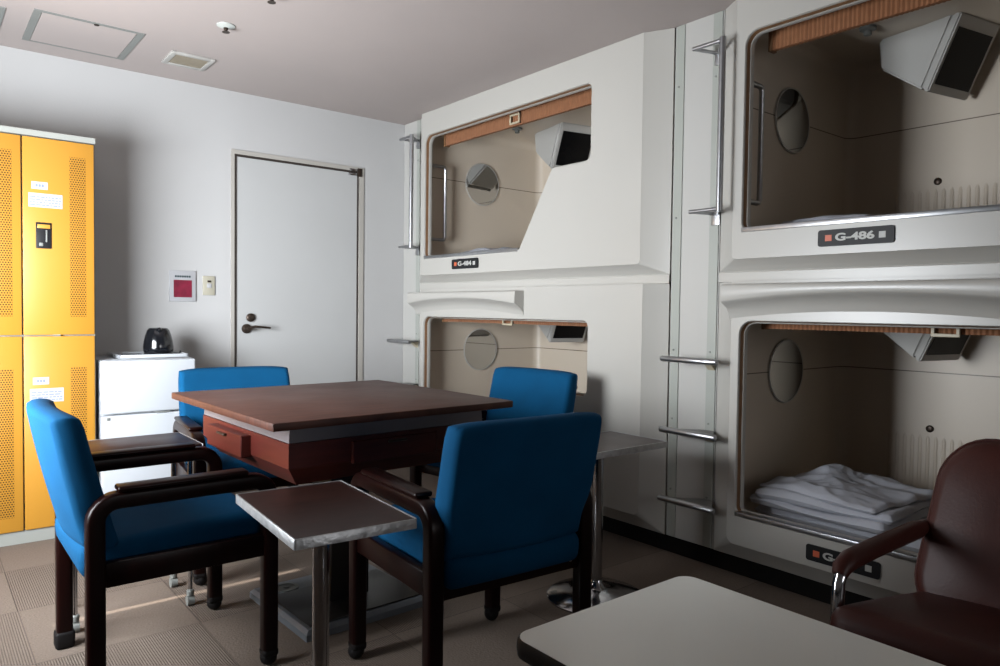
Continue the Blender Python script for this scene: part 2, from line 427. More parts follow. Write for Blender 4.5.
# ------------------------------------------------------------------ wall signs and switch
t = thing('wall_sign', 'white wall sign with a red square and dark heading', 'sign', (1.199, YB, 1.212))
MB().box((-.072, -.010, -.088), (.072, 0, .088), .002).build('sign_board', M['paper'], t)
MB().box((-.049, -.012, -.064), (.049, -.009, .034)).build('red_square', M['redsign'], t, smooth=0)
l = MB()
for k in range(7):
    x = -.042 + k * .0125
    l.box((x, -.0115, .049), (x + .0095, -.0095, .060)); 
l.build('sign_heading', M['darkink'], t, smooth=0)
t = thing('light_switch', 'cream light switch plate on the wall beside the door', 'light switch', (1.345, YB, 1.219))
MB().box((-.034, -.008, -.056), (.034, 0, .056), .003).build('switch_plate', M['cream'] if False else mat('switch_cream', (.62, .58, .46), .4), t)
MB().box((-.012, -.012, -.014), (.014, -.007, .012), .002).build('rocker', M['paper'], t)
MB().box((-.009, -.011, .019), (.012, -.007, .030), .001).build('indicator', M['bronze'], t)

# ------------------------------------------------------------------ lockers
LY = 3.92
t = thing('locker_bank', 'tall yellow perforated steel locker bank with pale grey top', 'lockers', (.395, LY, 0))
LX = [-.495, -.199, -.0045, .288]            # column edges, local x (last two columns are in view)
LX = [-.591, -.299, -.007, .285]
MB().box((-.591, .02, .058), (.289, .44, 1.862)).build('locker_body', M['capgrey'], t, smooth=0)
MB().box((-.598, -.006, 1.862), (.289, .445, 1.889), .002, 1).build('top_cap', M['capgrey'], t, smooth=0)
MB().box((-.591, .012, 0), (.285, .43, .060)).build('plinth', M['capgrey'], t, smooth=0)
WD = .292
pm_up = locker_paint(.185, .252, .085, .830); pm_lo = locker_paint(.185, .252, .065, .740)
for ci in range(3):
    for lev in range(2):
        x0 = LX[ci] + .003; z0, z1 = ((.957, 1.857), (.062, .951))[lev]
        b = MB().box((0, 0, 0), (WD - .006, .019, z1 - z0), .003, 2)
        dr = b.build('locker_door', (pm_up, pm_lo)[lev], t, loc=(x0, 0, z0))
        hx, hzz = .050, (.397 if lev == 0 else .395)
        hb = MB().box((hx, -.004, hzz), (hx + .062, .002, hzz + .119), .004).build('latch_recess', M['black'], dr)
        fr = MB().box((hx + .006, -.006, hzz + .092), (hx + .056, -.003, hzz + .110), .002).build('latch_tab', mat('latch_yellow', (.75, .36, .05), .4), dr)
        MB().box((hx + .038, -.009, hzz + .03), (hx + .044, -.003, hzz + .085), .001).box((hx + .012, -.008, hzz + .010), (hx + .028, -.003, hzz + .026), .003).build('latch_lever', M['grey'], dr)
        MB().box((.034, -.0012, .666), (.098, .0002, .700)).build('number_label', M['paper'], dr, smooth=0)
        k = MB()
        for q in range(3): k.box((.050 + q * .012, -.0018, .677), (.058 + q * .012, -.001, .689))
        k.build('label_print', M['ink'], dr, smooth=0)
        MB().box((.022, -.0012, .584), (.156, .0002, .648)).build('notice_sticker', M['paper'], dr, smooth=0)
        k = MB()
        for row in range(4):
            xx = .028
            while xx < .145:
                wv = random.uniform(.006, .022); k.box((xx, -.0018, .592 + row * .012), (min(xx + wv, .15), -.001, .5975 + row * .012)); xx += wv + .004
        k.build('notice_print', mat('faint_print', (.30, .34, .50), .7), dr, smooth=0)
        MB().box((.115, -.003, -.004 if lev == 0 else .889), (.145, .001, .001 if lev == 0 else .893)).build('door_catch', M['capgrey'], dr, smooth=0)
# ------------------------------------------------------------------ fridge, tray, kettle
FX0, FX1, FY = .700, 1.137, 3.90
t = thing('refrigerator', 'small white two-door refrigerator beside the yellow lockers', 'refrigerator', (FX0, FY, 0))
W_ = FX1 - FX0
MB().box((0, .045, .02), (W_, .44, .830), .008).build('fridge_body', M['enamel'], t)
u = MB().box((.0, 0, .568), (W_, .042, .828), .010, 3).build('upper_door', M['enamel'], t)
l = MB().box((.0, 0, .035), (W_, .042, .561), .010, 3).build('lower_door', M['enamel'], t)
MB().box((.022, -.006, .540), (.036, .0, .554), .002).build('hinge_cover', M['grey'], l)
MB().box((.24, -.004, .562), (.31, .004, .5675), .001).build('door_badge', M['grey'], u)
for x in (.04, W_ - .04):
    for y in (.07, .40): MB().lathe([(.015, 0), (.015, .022)], 12, Matrix.Translation((x, y, 0))).build('foot', M['black'], t)
t = MB().box((.795, 3.99, .8325), (1.125, 4.27, .8375), .002).box((.795, 3.99, .8325), (.805, 4.27, .850), .003).box((1.115, 3.99, .8325), (1.125, 4.27, .850), .003).box((.795, 3.99, .8325), (1.125, 4.0, .850), .003).box((.795, 4.26, .8325), (1.125, 4.27, .850), .003).build('tray', M['enamel'])
tag(t, 'shallow white tray on top of the small refrigerator', 'tray')
k = thing('electric_kettle', 'glossy black electric kettle on the white tray', 'kettle', (1.005, 4.10, .838), R(80))
gloss = mat('glossy_black', (.008, .009, .012), .12, var=.05, coat=.5)
MB().lathe([(.001, .012), (.066, .012), (.073, .022), (.074, .045), (.070, .075), (.063, .105), (.054, .131), (.049, .137)], 36).build('kettle_body', gloss, k)
MB().lathe([(.049, .136), (.045, .142), (.030, .145), (.001, .146)], 30).build('lid', gloss, k)
MB().lathe([(.070, 0), (.072, .006), (.066, .012)], 30).build('power_base', M['black'], k)
MB().tube([(-.040, 0, .128), (-.056, 0, .136), (-.064, 0, .142)], [.018, .013, .007], 12).build('spout', gloss, k)
MB().rectsweep([(.045, 0, .122), (.075, 0, .125), (.098, 0, .116), (.104, 0, .100), (.100, 0, .065), (.088, 0, .043), (.070, 0, .038)], .022, .012, (0, 1, 0), bev=.004).build('handle', gloss, k)
t = thing('kettle_cord', 'thin black cord lying on the tray beside the kettle', 'cord', (0, 0, 0))
pts = []
for i in range(60):
    a = i / 59 * 2 * PI * 1.9
    r = .035 + .004 * math.sin(a * 1.5); pts.append((.875 + r * math.cos(a) * 1.2, 4.09 + r * math.sin(a), .841 + .0012 * i / 10))
pts += [(.93, 4.01, .843), (1.02, 4.015, .842), (1.10, 4.06, .846), (1.12, 4.12, .856), (1.15, 4.22, .842), (1.153, 4.34, .78), (1.153, 4.35, .4)]
MB().tube(pts, .0035, 8).build('cord', M['black'], t)

# ------------------------------------------------------------------ sleeping capsules
XF, XP, XB = 2.66, 2.60, 3.72
CW, PERIOD = 2.075, 2.335
def opening(L, z0, ztop=.996):
    """opening outline in (Y, Z), counter-clockwise seen with Y to the right"""
    a = [(L - 1.627, z0 + ztop), (L - .135, z0 + ztop), (L - .135, z0 + .205), (L - 1.094, z0 + .205), (L - 1.350, z0 + .612), (L - 1.627, z0 + .612)]
    a = a[::-1]
    rr = [.042, .018, .012, .030, .060, .035]
    return fillet(a, rr, 6)

def tv_set(L, zt, par):
    """television housing hung in the rear upper corner (zt = capsule ceiling)"""
    dz = zt - 2.335
    TL = Vector((3.335, L - .655, 2.333 + dz)); BLo = Vector((3.365, L - .525, 2.045 + dz))
    TR = Vector((3.612, L - .712, 2.333 + dz)); BR = Vector((3.640, L - .582, 2.045 + dz))
    rTL = Vector((3.40, L - .300, 2.333 + dz)); rBL = Vector((3.405, L - .310, 2.20 + dz)); rTR = Vector((3.645, L - .30, 2.333 + dz)); rBR = Vector((3.645, L - .31, 2.20 + dz))
    nrm = (TR - TL).cross(BLo - TL).normalized()
    if nrm.y > 0: nrm = -nrm
    # front frame slab
    back = [p - nrm * .030 for p in (TL, TR, BR, BLo)]
    b = bmesh.new(); vv = [b.verts.new(p) for p in back + [rTL, rTR, rBR, rBL]]
    for f_ in ((0, 1, 2, 3), (7, 6, 5, 4), (0, 4, 5, 1), (1, 5, 6, 2), (2, 6, 7, 3), (3, 7, 4, 0)): b.faces.new([vv[i] for i in f_])
    bmesh.ops.recalc_face_normals(b, faces=list(b.faces)); bmesh.ops.bevel(b, geom=list(b.edges), offset=.010, segments=3, affect='EDGES')
    tv = MB().bm(b).build('television', M['pilaster'], par)
    b = bmesh.new(); q = [TL, TR, BR, BLo]; vv = [b.verts.new(p) for p in q] + [b.verts.new(p - nrm * .027) for p in q]
    for f_ in ((0, 1, 2, 3), (7, 6, 5, 4), (0, 4, 5, 1), (1, 5, 6, 2), (2, 6, 7, 3), (3, 7, 4, 0)): b.faces.new([vv[i] for i in f_])
    bmesh.ops.recalc_face_normals(b, faces=list(b.faces)); bmesh.ops.bevel(b, geom=list(b.edges), offset=.006, segments=2, affect='EDGES')
    MB().bm(b).build('screen_frame', M['pilaster'], tv)
    ex = (TR - TL).normalized(); ez = (BLo - TL).normalized(); wq = (TR - TL).length; hq = (BLo - TL).length
    def P(u, v, o): return TL + ex * u * wq + ez * v * hq + nrm * o
    s = [P(.07, .165, .001), P(.92, .165, .001), P(.92, .89, .001), P(.07, .89, .001)]; s2 = [p + nrm * .002 for p in s]
    MB().add(s + s2, [(0, 1, 2, 3), (7, 6, 5, 4), (0, 4, 5, 1), (1, 5, 6, 2), (2, 6, 7, 3), (3, 7, 4, 0)]).build('screen', M['screen'], tv, smooth=0)
    return tv

def nameplate(par, L, zc, num, big=False):
    yc = L - .594
    W2, H2 = .134, .030
    pl = MB().prism(rrect(-W2, W2, -H2, H2, .009, 3), 0, .006, 2).build('number_plate', M['black'], par)
    # local x -> -Y world, local y -> +Z, local z -> -X
    rot = Matrix(((0, 0, -1), (-1, 0, 0), (0, 1, 0))).to_euler()
    pl.location = (XP, yc + (.0 if zc > 1 else .014), zc); pl.rotation_euler = rot
    e = (0, 0, 0)
    MB().box((-.106, -.011, .006), (-.082, .011, .0072)).build('orange_mark', M['orange'], pl, smooth=0)
    MB().box((.084, -.011, .006), (.106, .011, .0072)).build('white_mark', M['lettering'], pl, smooth=0)
    text_obj(num, .036, (-.0005, .0, .0065), e, M['lettering'], pl, 'plate_lettering', sx=1.5, bold=.0013)
    return pl

def capsule(L, upper, label, num, tagfrac, bedding):
    z0 = 1.228 if upper else .084
    z1 = ZC - .001 if upper else 1.226
    Rr = L - CW
    t = thing('sleeping_capsule', label, 'sleeping capsule', (0, 0, 0), group=None)
    zf_ = 0 if upper else (-.026 if L > 3 else -.008)      # small differences of level between the units
    op = opening(L, z0 + zf_, .996 if upper else .994)
    n = len(op)
    # front: raised panel with the opening, bevels back to the rim
    mb = MB()
    if upper: po = rrect(Rr + .125, L - .06 if False else L - .100, z0 + .090, z1 + .0, .022, 6)
    else: po = rrect(Rr + .090, L - .075, z0 + .055, z1, .030, 6)
    if upper:
        pz1 = z1
        po = [(Rr + .125, pz1)] + [(L - .095, pz1)] + arc(L - .095 - (-.0) - .022, z0 + .112, .022, 0, -90, 5)[0:] + arc(Rr + .125 + .022, z0 + .112, .022, 270, 180, 5)
        ro = [(Rr, pz1)] + [(L, pz1)] + [(L, z0 + .043)] * 6 + [(Rr, z0 + .043)] * 6
    else:
        pz1 = z1
        po = [(Rr + .105, pz1)] + [(L - .100, pz1)] + arc(L - .100 - .035, z0 + .105, .035, 0, -90, 5) + arc(Rr + .105 + .035, z0 + .105, .035, 270, 180, 5)
        ro = [(Rr, pz1)] + [(L, pz1)] + [(L, z0 + .0)] * 6 + [(Rr, z0 + .0)] * 6
    outer = at_x(po, XP); hole = at_x(op, XP)
    tris = tessellate_polygon([[Vector((p[0], p[1], 0)) for p in po], [Vector((p[0], p[1], 0)) for p in op]])
    vs = outer + hole; mb.add(vs, [tuple(t_) for t_ in tris])
    # soft edge where the panel turns into the slanted border
    loft(mb, [outer, [(XP + .004, o[1] + (r[0] - o[1]) * .03, o[2] + (r[1] - o[2]) * .03) for o, r in zip(outer, ro)], at_x(ro, XF)])
    if upper:
        loft(mb, [[(XF, L, z0 + .043), (XF, Rr, z0 + .043), (XF, Rr, z0), (XF, L, z0)]])
        mb.add([(XF, L, z0 + .043), (XF, Rr, z0 + .043), (XF - .004, Rr, z0 + .038), (XF - .004, L, z0 + .038), (XF - .004, Rr, z0), (XF - .004, L, z0)], [(0, 1, 2, 3), (3, 2, 4, 5)])
    # rounded inner lip of the opening
    i1 = offset_poly(op, .0015); i2 = offset_poly(op, .003)
    loft(mb, [hole, at_x(i1, XP + .002), at_x(i2, XP + .006), at_x(i2, XP + .011)])
    # outer box of the unit
    for (ya, yb) in ((L, L - .012), (Rr, Rr + .012)):
        mb.box((XF, min(ya, yb), z0), (XB, max(ya, yb), z1))
    mb.box((XF, Rr, z1 - .010), (XB, L, z1)); mb.box((XF, Rr, z0), (XB, L, z0 + .012))
    mb.build('capsule_front', M['plastic'], t, smooth=32)
    # gasket and inner frame
    g = MB(); i3 = offset_poly(op, .0035); i4 = offset_poly(op, .007)
    loft(g, [at_x(i2, XP + .011), at_x(i3, XP + .011), at_x(i4, XP + .026), at_x(i4, XP + .028)])
    g.build('gasket', M['gasket'], t)
    g = MB(); i5 = offset_poly(op, .010); i6 = offset_poly(op, .012)
    loft(g, [at_x(i4, XP + .028), at_x(i5, XP + .026), at_x(i6, XP + .030), at_x(i6, XP + .046), at_x(i5, XP + .052), at_x(offset_poly(op, -.02), XP + .052)])
    g.build('inner_frame', M['plastic'], t)
    # sill strip
    sy0, sy1 = L - 1.085, L - .137
    MB().box((XP - .004, sy0, z0 + zf_ + .196), (XP + .050, sy1, z0 + zf_ + .216), .003).build('sill_strip', M['brushed'], t)
    # interior shell: rounded box open to the front
    b = bmesh.new(); bmesh.ops.create_cube(b, size=1)
    lo = (XP + .052, Rr + .055, z0 + .150); hi = (3.700, L - .030, z0 + zf_ + 1.112)
    for v in b.verts: v.co = Vector([(lo[i] + hi[i]) / 2 + v.co[i] * (hi[i] - lo[i]) for i in range(3)])
    fr = [f_ for f_ in b.faces if f_.normal.x < -.9]
    bmesh.ops.delete(b, geom=fr, context='FACES_ONLY')
    ed = [e for e in b.edges if not e.is_boundary]
    bmesh.ops.bevel(b, geom=ed, offset=.055, segments=6, affect='EDGES', profile=.5)
    sh = MB().bm(b)
    sm = shell_mat(z0 + zf_ + .757, 0, 'capsule_lining')
    so = sh.build('capsule_lining', sm, t, smooth=60)
    # filler between inner frame and shell (front wall seen from inside)
    fw = MB(); sq = [(Rr + .055, z0 + zf_ + 1.112), (L - .030, z0 + zf_ + 1.112), (L - .030, z0 + zf_ + .150), (Rr + .055, z0 + zf_ + .150)]
    tr = tessellate_polygon([[Vector((*p, 0)) for p in sq], [Vector((*p, 0)) for p in op]])
    fw.add(at_x(sq, XP + .053) + at_x(op, XP + .053), [tuple(q) for q in tr]); fw.build('inner_wall', sm, t, smooth=0)
    # vertical ribs of the moulded back rest
    rb = MB()
    for k in range(13):
        y = L - .275 - k * .034
        rb.tube([(3.7085, y, z0 + zf_ + .17), (3.7085, y, z0 + zf_ + .30), (3.7085, y, z0 + zf_ + .44), (3.714, y, z0 + zf_ + .48)], [.012, .012, .012, .011], 16)
    rb.build('back_ribs', sm, t)
    MB().lathe([(.017, 0), (.017, .004), (.013, .007), (.003, .008)], 20, Matrix.Translation((3.700, L - .452, z0 + zf_ + .492)) @ Matrix.Rotation(R(-90), 4, 'Y')).build('round_knob', M['bronze'], t)
    # mirror on the end wall
    ym = L - .0315
    T = Matrix.Translation((3.152, ym, z0 + zf_ + .757)) @ Matrix.Rotation(R(90), 4, 'X')
    mr = MB().lathe([(.145, 0), (.150, .003), (.148, .007), (.142, .007), (.142, .004)], 48, T).build('mirror_rim', M['plastic'], t)
    MB().lathe([(.001, .0055), (.143, .0055), (.143, .0045), (.001, .0045)], 48, T).build('mirror', M['mirror'], mr)
    # grab bar (upper berths only)
    if upper:
        yb_ = L - .098; hb = MB()
        for za, zb in (((z0 + zf_ + .335), (z0 + zf_ + .822)),):
            hb.tube([(2.655, yb_, za), (2.770, yb_, za), (2.783, yb_, za + .004), (2.790, yb_, za + .018), (2.790, yb_, zb - .018), (2.783, yb_, zb - .004), (2.770, yb_, zb), (2.655, yb_, zb)], .0115, 14)
        hb.build('grab_bar', M['brushed'], t)
    # ceiling spot
    sp_ = MB().lathe([(.035, -.002), (.033, -.012), (.016, -.018), (.016, -.034), (.010, -.036)], 24, Matrix.Translation((3.215, L - .335, z0 + zf_ + 1.110))).build('spot_lamp', M['grey'], t)
    # roller blind under the top edge of the opening
    rbm = MB(); n_ = 420; y0_, y1_ = L - .16, L - 1.60
    zt_, zb_ = z0 + zf_ + 1.045, z0 + zf_ + (.946 if upper else .960)
    for side in (0,):
        vs = []; fs = []
        for k in range(n_ + 1):
            y = y0_ + (y1_ - y0_) * k / n_; x = 2.742 + .0022 * math.sin(k * 2 * PI / 5)
            vs += [(x, y, zt_), (x, y, zb_), (x + .022, y, zb_), (x + .022, y, zt_)]
        for k in range(n_):
            for q in range(4): fs.append((k * 4 + q, k * 4 + (q + 1) % 4, k * 4 + 4 + (q + 1) % 4, k * 4 + 4 + q))
        fs += [(0, 1, 2, 3), (n_ * 4 + 3, n_ * 4 + 2, n_ * 4 + 1, n_ * 4)]
        rbm.add(vs, fs)
    bl = rbm.build('roller_blind', M['blindmat'], t)
    MB().box((2.735, L - .17, zt_ - .01), (2.775, L - .155, zb_ - .004), 0).build('blind_cap', M['gasket'], bl, smooth=0)
    pt = MB(); yt = L - tagfrac; zt2 = z0 + zf_ + .950
    xx = 2.7225
    for (ya, yb2, za, zb2) in ((-.045, .045, .048, .060), (-.045, .045, 0, .012), (-.045, -.033, .01, .05), (.033, .045, .01, .05)):
        pt.box((xx, yt + ya, zt2 + za), (xx + .008, yt + yb2, zt2 + zb2), .002, 1)
    pt.build('pull_tab', M['cream'], bl)
    tv_set(L, z0 + zf_ + 1.112, t)
    if not upper:
        # step-shaped overhanging ledge above the mouth, left part
        lg = MB(); ya, yb2 = (L - .045, L - 1.140) if L > 3 else (L - .092, L - 1.18); NY = 40
        rows = []
        for k in range(NY + 1):
            u = k / NY; y = ya + (yb2 - ya) * u
            archz = .034 * (1 - (2 * u - 1) ** 2) 
            ztop = z0 + 1.134 + zf_ * .5; zl = z0 + 1.062 + zf_ * .5 + archz
            e = min(u, 1 - u) * NY / 1.2
            out_ = 1.0
            xf = 2.532
            prof = [(XP + .03, ztop), (xf + .012, ztop), (xf + .003, ztop - .004), (xf, ztop - .012)]
            prof += [(xf, zl + .006), (xf + .004, zl), (xf + .020, zl - .008), (xf + .045, zl - .024), (xf + .062, zl - .046), (XP + .001, zl - .070), (XP + .03, zl - .072)]
            rows.append([(p[0], y, p[1]) for p in prof])
        m_ = len(rows[0]); vs = [p for r_ in rows for p in r_]; fs = []
        for k in range(NY):
            for q in range(m_): fs.append((k * m_ + q, k * m_ + (q + 1) % m_, (k + 1) * m_ + (q + 1) % m_, (k + 1) * m_ + q))
        fs.append(tuple(range(m_))); fs.append(tuple(NY * m_ + q for q in range(m_ - 1, -1, -1)))
        lg.add(vs, fs)
        lg.build('overhang_ledge', M['plastic'], t, smooth=50)
    if num:
        nameplate(t, L, z0 + (.148 if upper else .126), num)
    return t

def blindmat():
    m, nt, b = nodemat('woven_brown_blind'); N, L = nt.nodes, nt.links
    g = N.new('ShaderNodeNewGeometry'); sp = N.new('ShaderNodeSeparateXYZ'); L.new(g.outputs['Position'], sp.inputs[0])
    s = math_node(nt, 'FRACT', math_node(nt, 'DIVIDE', math_node(nt, 'ADD', sp.outputs['Y'], 10.), .0343))
    j = math_node(nt, 'LESS_THAN', s, .12)
    nz = N.new('ShaderNodeTexNoise'); nz.inputs['Scale'].default_value = 30; L.new(g.outputs['Position'], nz.inputs['Vector'])
    c = mixcol(nt, nz.outputs['Fac'], (.30, .11, .04), (.44, .19, .08))
    c = mixcol(nt, math_node(nt, 'MULTIPLY', j, .45), c, (.2, .08, .03))
    L.new(c, b.inputs['Base Color']); b.inputs['Roughness'].default_value = .75
    return m
M['blindmat'] = blindmat()
L1, L2 = 4.147, 1.811
capsule(L1, True, 'upper far sleeping capsule marked G-484, at the corner by the door', 'G-484', .890, None)
capsule(L1, False, 'lower far sleeping capsule behind the game table, beneath G-484', None, .848, None)
capsule(L2, True, 'upper near sleeping capsule marked G-486, cut by the right picture edge', 'G-486', .890, None)
capsule(L2, False, 'lower near sleeping capsule G-487 with the folded white duvet inside', 'G-487', .848, None)

# pilasters between and beside the capsules
def pilaster(name, y0, y1, strips):
    b = MB().box((XF + .004, y0, .084), (XF + .03, y1, ZC))
    o = struct(b.build(name, M['pilaster'], smooth=0))
    s = MB()
    for a, c in strips: s.box((XF - .001, a, .086), (XF + .006, c, ZC - .002), .001, 1)
    s.build('edge_strip', M['steelstrip'], o, smooth=0)
    sc = MB()
    for a, c in strips:
        for z in (.30, .62, .93, 1.52, 2.10):
            sc.lathe([(.0045, 0), (.0045, .003)], 10, Matrix.Translation((XF - .001, (a + c) / 2 + .005, z)) @ Matrix.Rotation(R(-90), 4, 'Y'))
    sc.build('strip_screw', M['grey'], o)
    return o
pilaster('trim_1', 1.817, 2.066, ((1.822, 1.868), (2.015, 2.060)))
pilaster('trim_2', 4.153, YB - .002, ((4.158, 4.20),))
pilaster('trim_3', -3.99, -.279, ((-.33, -.285),))

def ladder_bits(Yo, steps, rails, name_lbl):
    for z, lab in steps:
        t = thing('ladder_step', lab, 'ladder step', (XF, Yo, z))
        MB().tube([(-.125, -.09, 0), (-.125, -.085, 0), (-.125, .188, 0), (-.125, .193, 0)], [.010, .013, .013, .010], 14).build('step_bar', M['brushed'], t)
        MB().prism([(-.125, -.075), (-.003, .0), (-.003, .045), (-.020, .07), (-.125, .178)], -.004, .004, 2).build('tread_plate', M['grey'], t, smooth=0)
        MB().prism([(-.045, -.006), (-.001, -.045), (-.001, -.004)], -.0 + .005, .04, 1).build('wall_bracket', M['cream'], t, smooth=0)
    for zl, zh, lab in rails:
        t = thing('grab_rail', lab, 'grab rail', (XF, Yo, zl))
        H = zh - zl
        MB().tube([(-.118, -.078, -.012), (-.118, -.078, H + .012)], .0135, 14).build('rail_tube', M['brushed'], t)
        for zz in (0, H):
            k = MB()
            k.tube([(-.118, -.07, zz), (-.118, .065, zz)], .0085, 10)
            k.tube([(-.118, .060, zz), (-.004, .025, zz)], .0075, 10)
            k.tube([(-.118, -.070, zz), (-.004, .012, zz)], .0075, 10)
            k.box((-.010, -.005, zz - .05), (-.0015, .035, zz + .012), .002)
            k.build('rail_bracket', M['brushed'], t)
ladder_bits(1.818, [(.897, 'topmost of the three steel steps left of capsule G-487'), (.589, 'middle one of the three steel steps left of capsule G-487'), (.288, 'lowest of the three steel steps left of capsule G-487')],
            [(1.520, 2.195, 'vertical steel grab rail left of capsule G-486')], '')
ladder_bits(1.838 + 2.32, [(.880, 'single steel step beside the far capsules, near the door'), (.589, 'steel step near the door just above the tabletop edge')],
            [(1.510, 2.225, 'vertical steel grab rail left of capsule G-484, near the door')], '')

# ------------------------------------------------------------------ bedding
def cloth_slab(name, x0, x1, y0, y1, z0, zf, parent=None, nx=60, ny=80, T=None, th=None):
    """closed soft slab: zf(u,v) gives the top height, rim rounded down to z0"""
    vs = []; fs = []
    def pt(u, v, top):
        x = x0 + (x1 - x0) * u; y = y0 + (y1 - y0) * v
        e = min(min(u, 1 - u) * (x1 - x0), min(v, 1 - v) * (y1 - y0)) / .03
        k = math.sqrt(max(0, 1 - (1 - min(e, 1)) ** 2))
        h = zf(u, v)
        return (x, y, z0 + h * (.5 + .5 * k) if top else z0 + h * (.5 - .5 * k))
    for top in (1, 0):
        for i in range(nx + 1):
            for j in range(ny + 1): vs.append(pt(i / nx, j / ny, top))
    S = (nx + 1) * (ny + 1)
    for i in range(nx):
        for j in range(ny):
            a = i * (ny + 1) + j
            fs.append((a, a + ny + 1, a + ny + 2, a + 1)); fs.append((S + a, S + a + 1, S + a + ny + 2, S + a + ny + 1))
    mb = MB().add(vs, fs, T)
    return mb
def nz3(x, y, z): return noise.noise(Vector((x, y, z)))
def mattress(L, z0, label, hump):
    zf = lambda u, v: .050 + .006 * nz3(u * 6, v * 9, z0) + hump(u, v)
    mb = cloth_slab('m', 2.80, 3.50, L - 1.75, L - .10, z0 + .151, zf)
    tag(mb.build('mattress', M['sheet'], smooth=0 or 80), label, 'mattress', None)
mattress(L2, .084, 'thin mattress under the folded duvet in capsule G-487', lambda u, v: 0)
mattress(L1, .084, 'thin mattress inside the lower far capsule behind the table', lambda u, v: 0)
def humpA(c, w_, h_):
    return lambda u, v: h_ * math.exp(-((v - c) / w_) ** 2) * math.exp(-((u - .30) / .25) ** 2) * (1 + .35 * nz3(u * 9, v * 14, 3))
def folded_duvet(L, z0, label, yc, w2, hscale, x0, x1, seed):
    layers = MB()
    # three folded layers, each a soft closed slab with its own creases
    specs = [(0, 0, 0, .050), (.010, .010, .044, .046), (.03, .03, .084, .040)]
    for k, (ix, iy, dz, h) in enumerate(specs):
        def zf(u, v, k=k, h=h):
            cr = 1 - abs(nz3(u * 3.0 + seed + k, v * 2.2, k * 3.1)) * 2.2
            cr2 = 1 - abs(nz3(u * 7.0 + seed, v * 5.0 + 3 * nz3(u * 2, v * 2, 1), 5 + k)) * 2.0
            peak = (.060 * math.exp(-((u - .62) / .20) ** 2 - ((v - .74) / .14) ** 2) if k == 2 else 0)
            side = .012 * math.cos(v * PI * 2.2 + k)
            return (h + (.020 if k == 2 else .010) * cr + (.009 if k == 2 else .004) * cr2 + peak + side) * hscale
        T = Matrix.Translation(((x0 + x1) / 2, yc, 0)) @ Matrix.Rotation(R((-3, 2, -6)[k]), 4, 'Z') @ Matrix.Translation((-(x0 + x1) / 2, -yc, 0))
        layers.v, layers.f = layers.v, layers.f
        sub = cloth_slab('d', x0 + ix, x1 - ix, yc - w2 + iy, yc + w2 - iy * (1.0), z0 + dz * hscale, zf, nx=56, ny=64, T=T)
        layers.add(sub.v, sub.f)
    o = layers.build('folded_duvet', M['sheet'], smooth=80)
    tag(o, label, 'duvet'); return o
folded_duvet(L2, .084 + .212, 'crumpled folded white duvet on the mattress in lower near capsule', 1.405, .282, .74, 2.725, 3.30, 1.3)
folded_duvet(L2, 1.228 + .212, 'white duvet edge just showing above the sill of capsule G-486', 1.46, .22, .40, 2.84, 3.36, 5.3)
folded_duvet(L1, 1.228 + .212, 'white duvet edge just showing above the sill of capsule G-484', 3.72, .28, .40, 2.84, 3.36, 8.1)
mattress(L2, 1.228, 'thin mattress inside the upper capsule G-486', lambda u, v: 0)
mattress(L1, 1.228, 'thin mattress inside the upper capsule G-484', lambda u, v: 0)

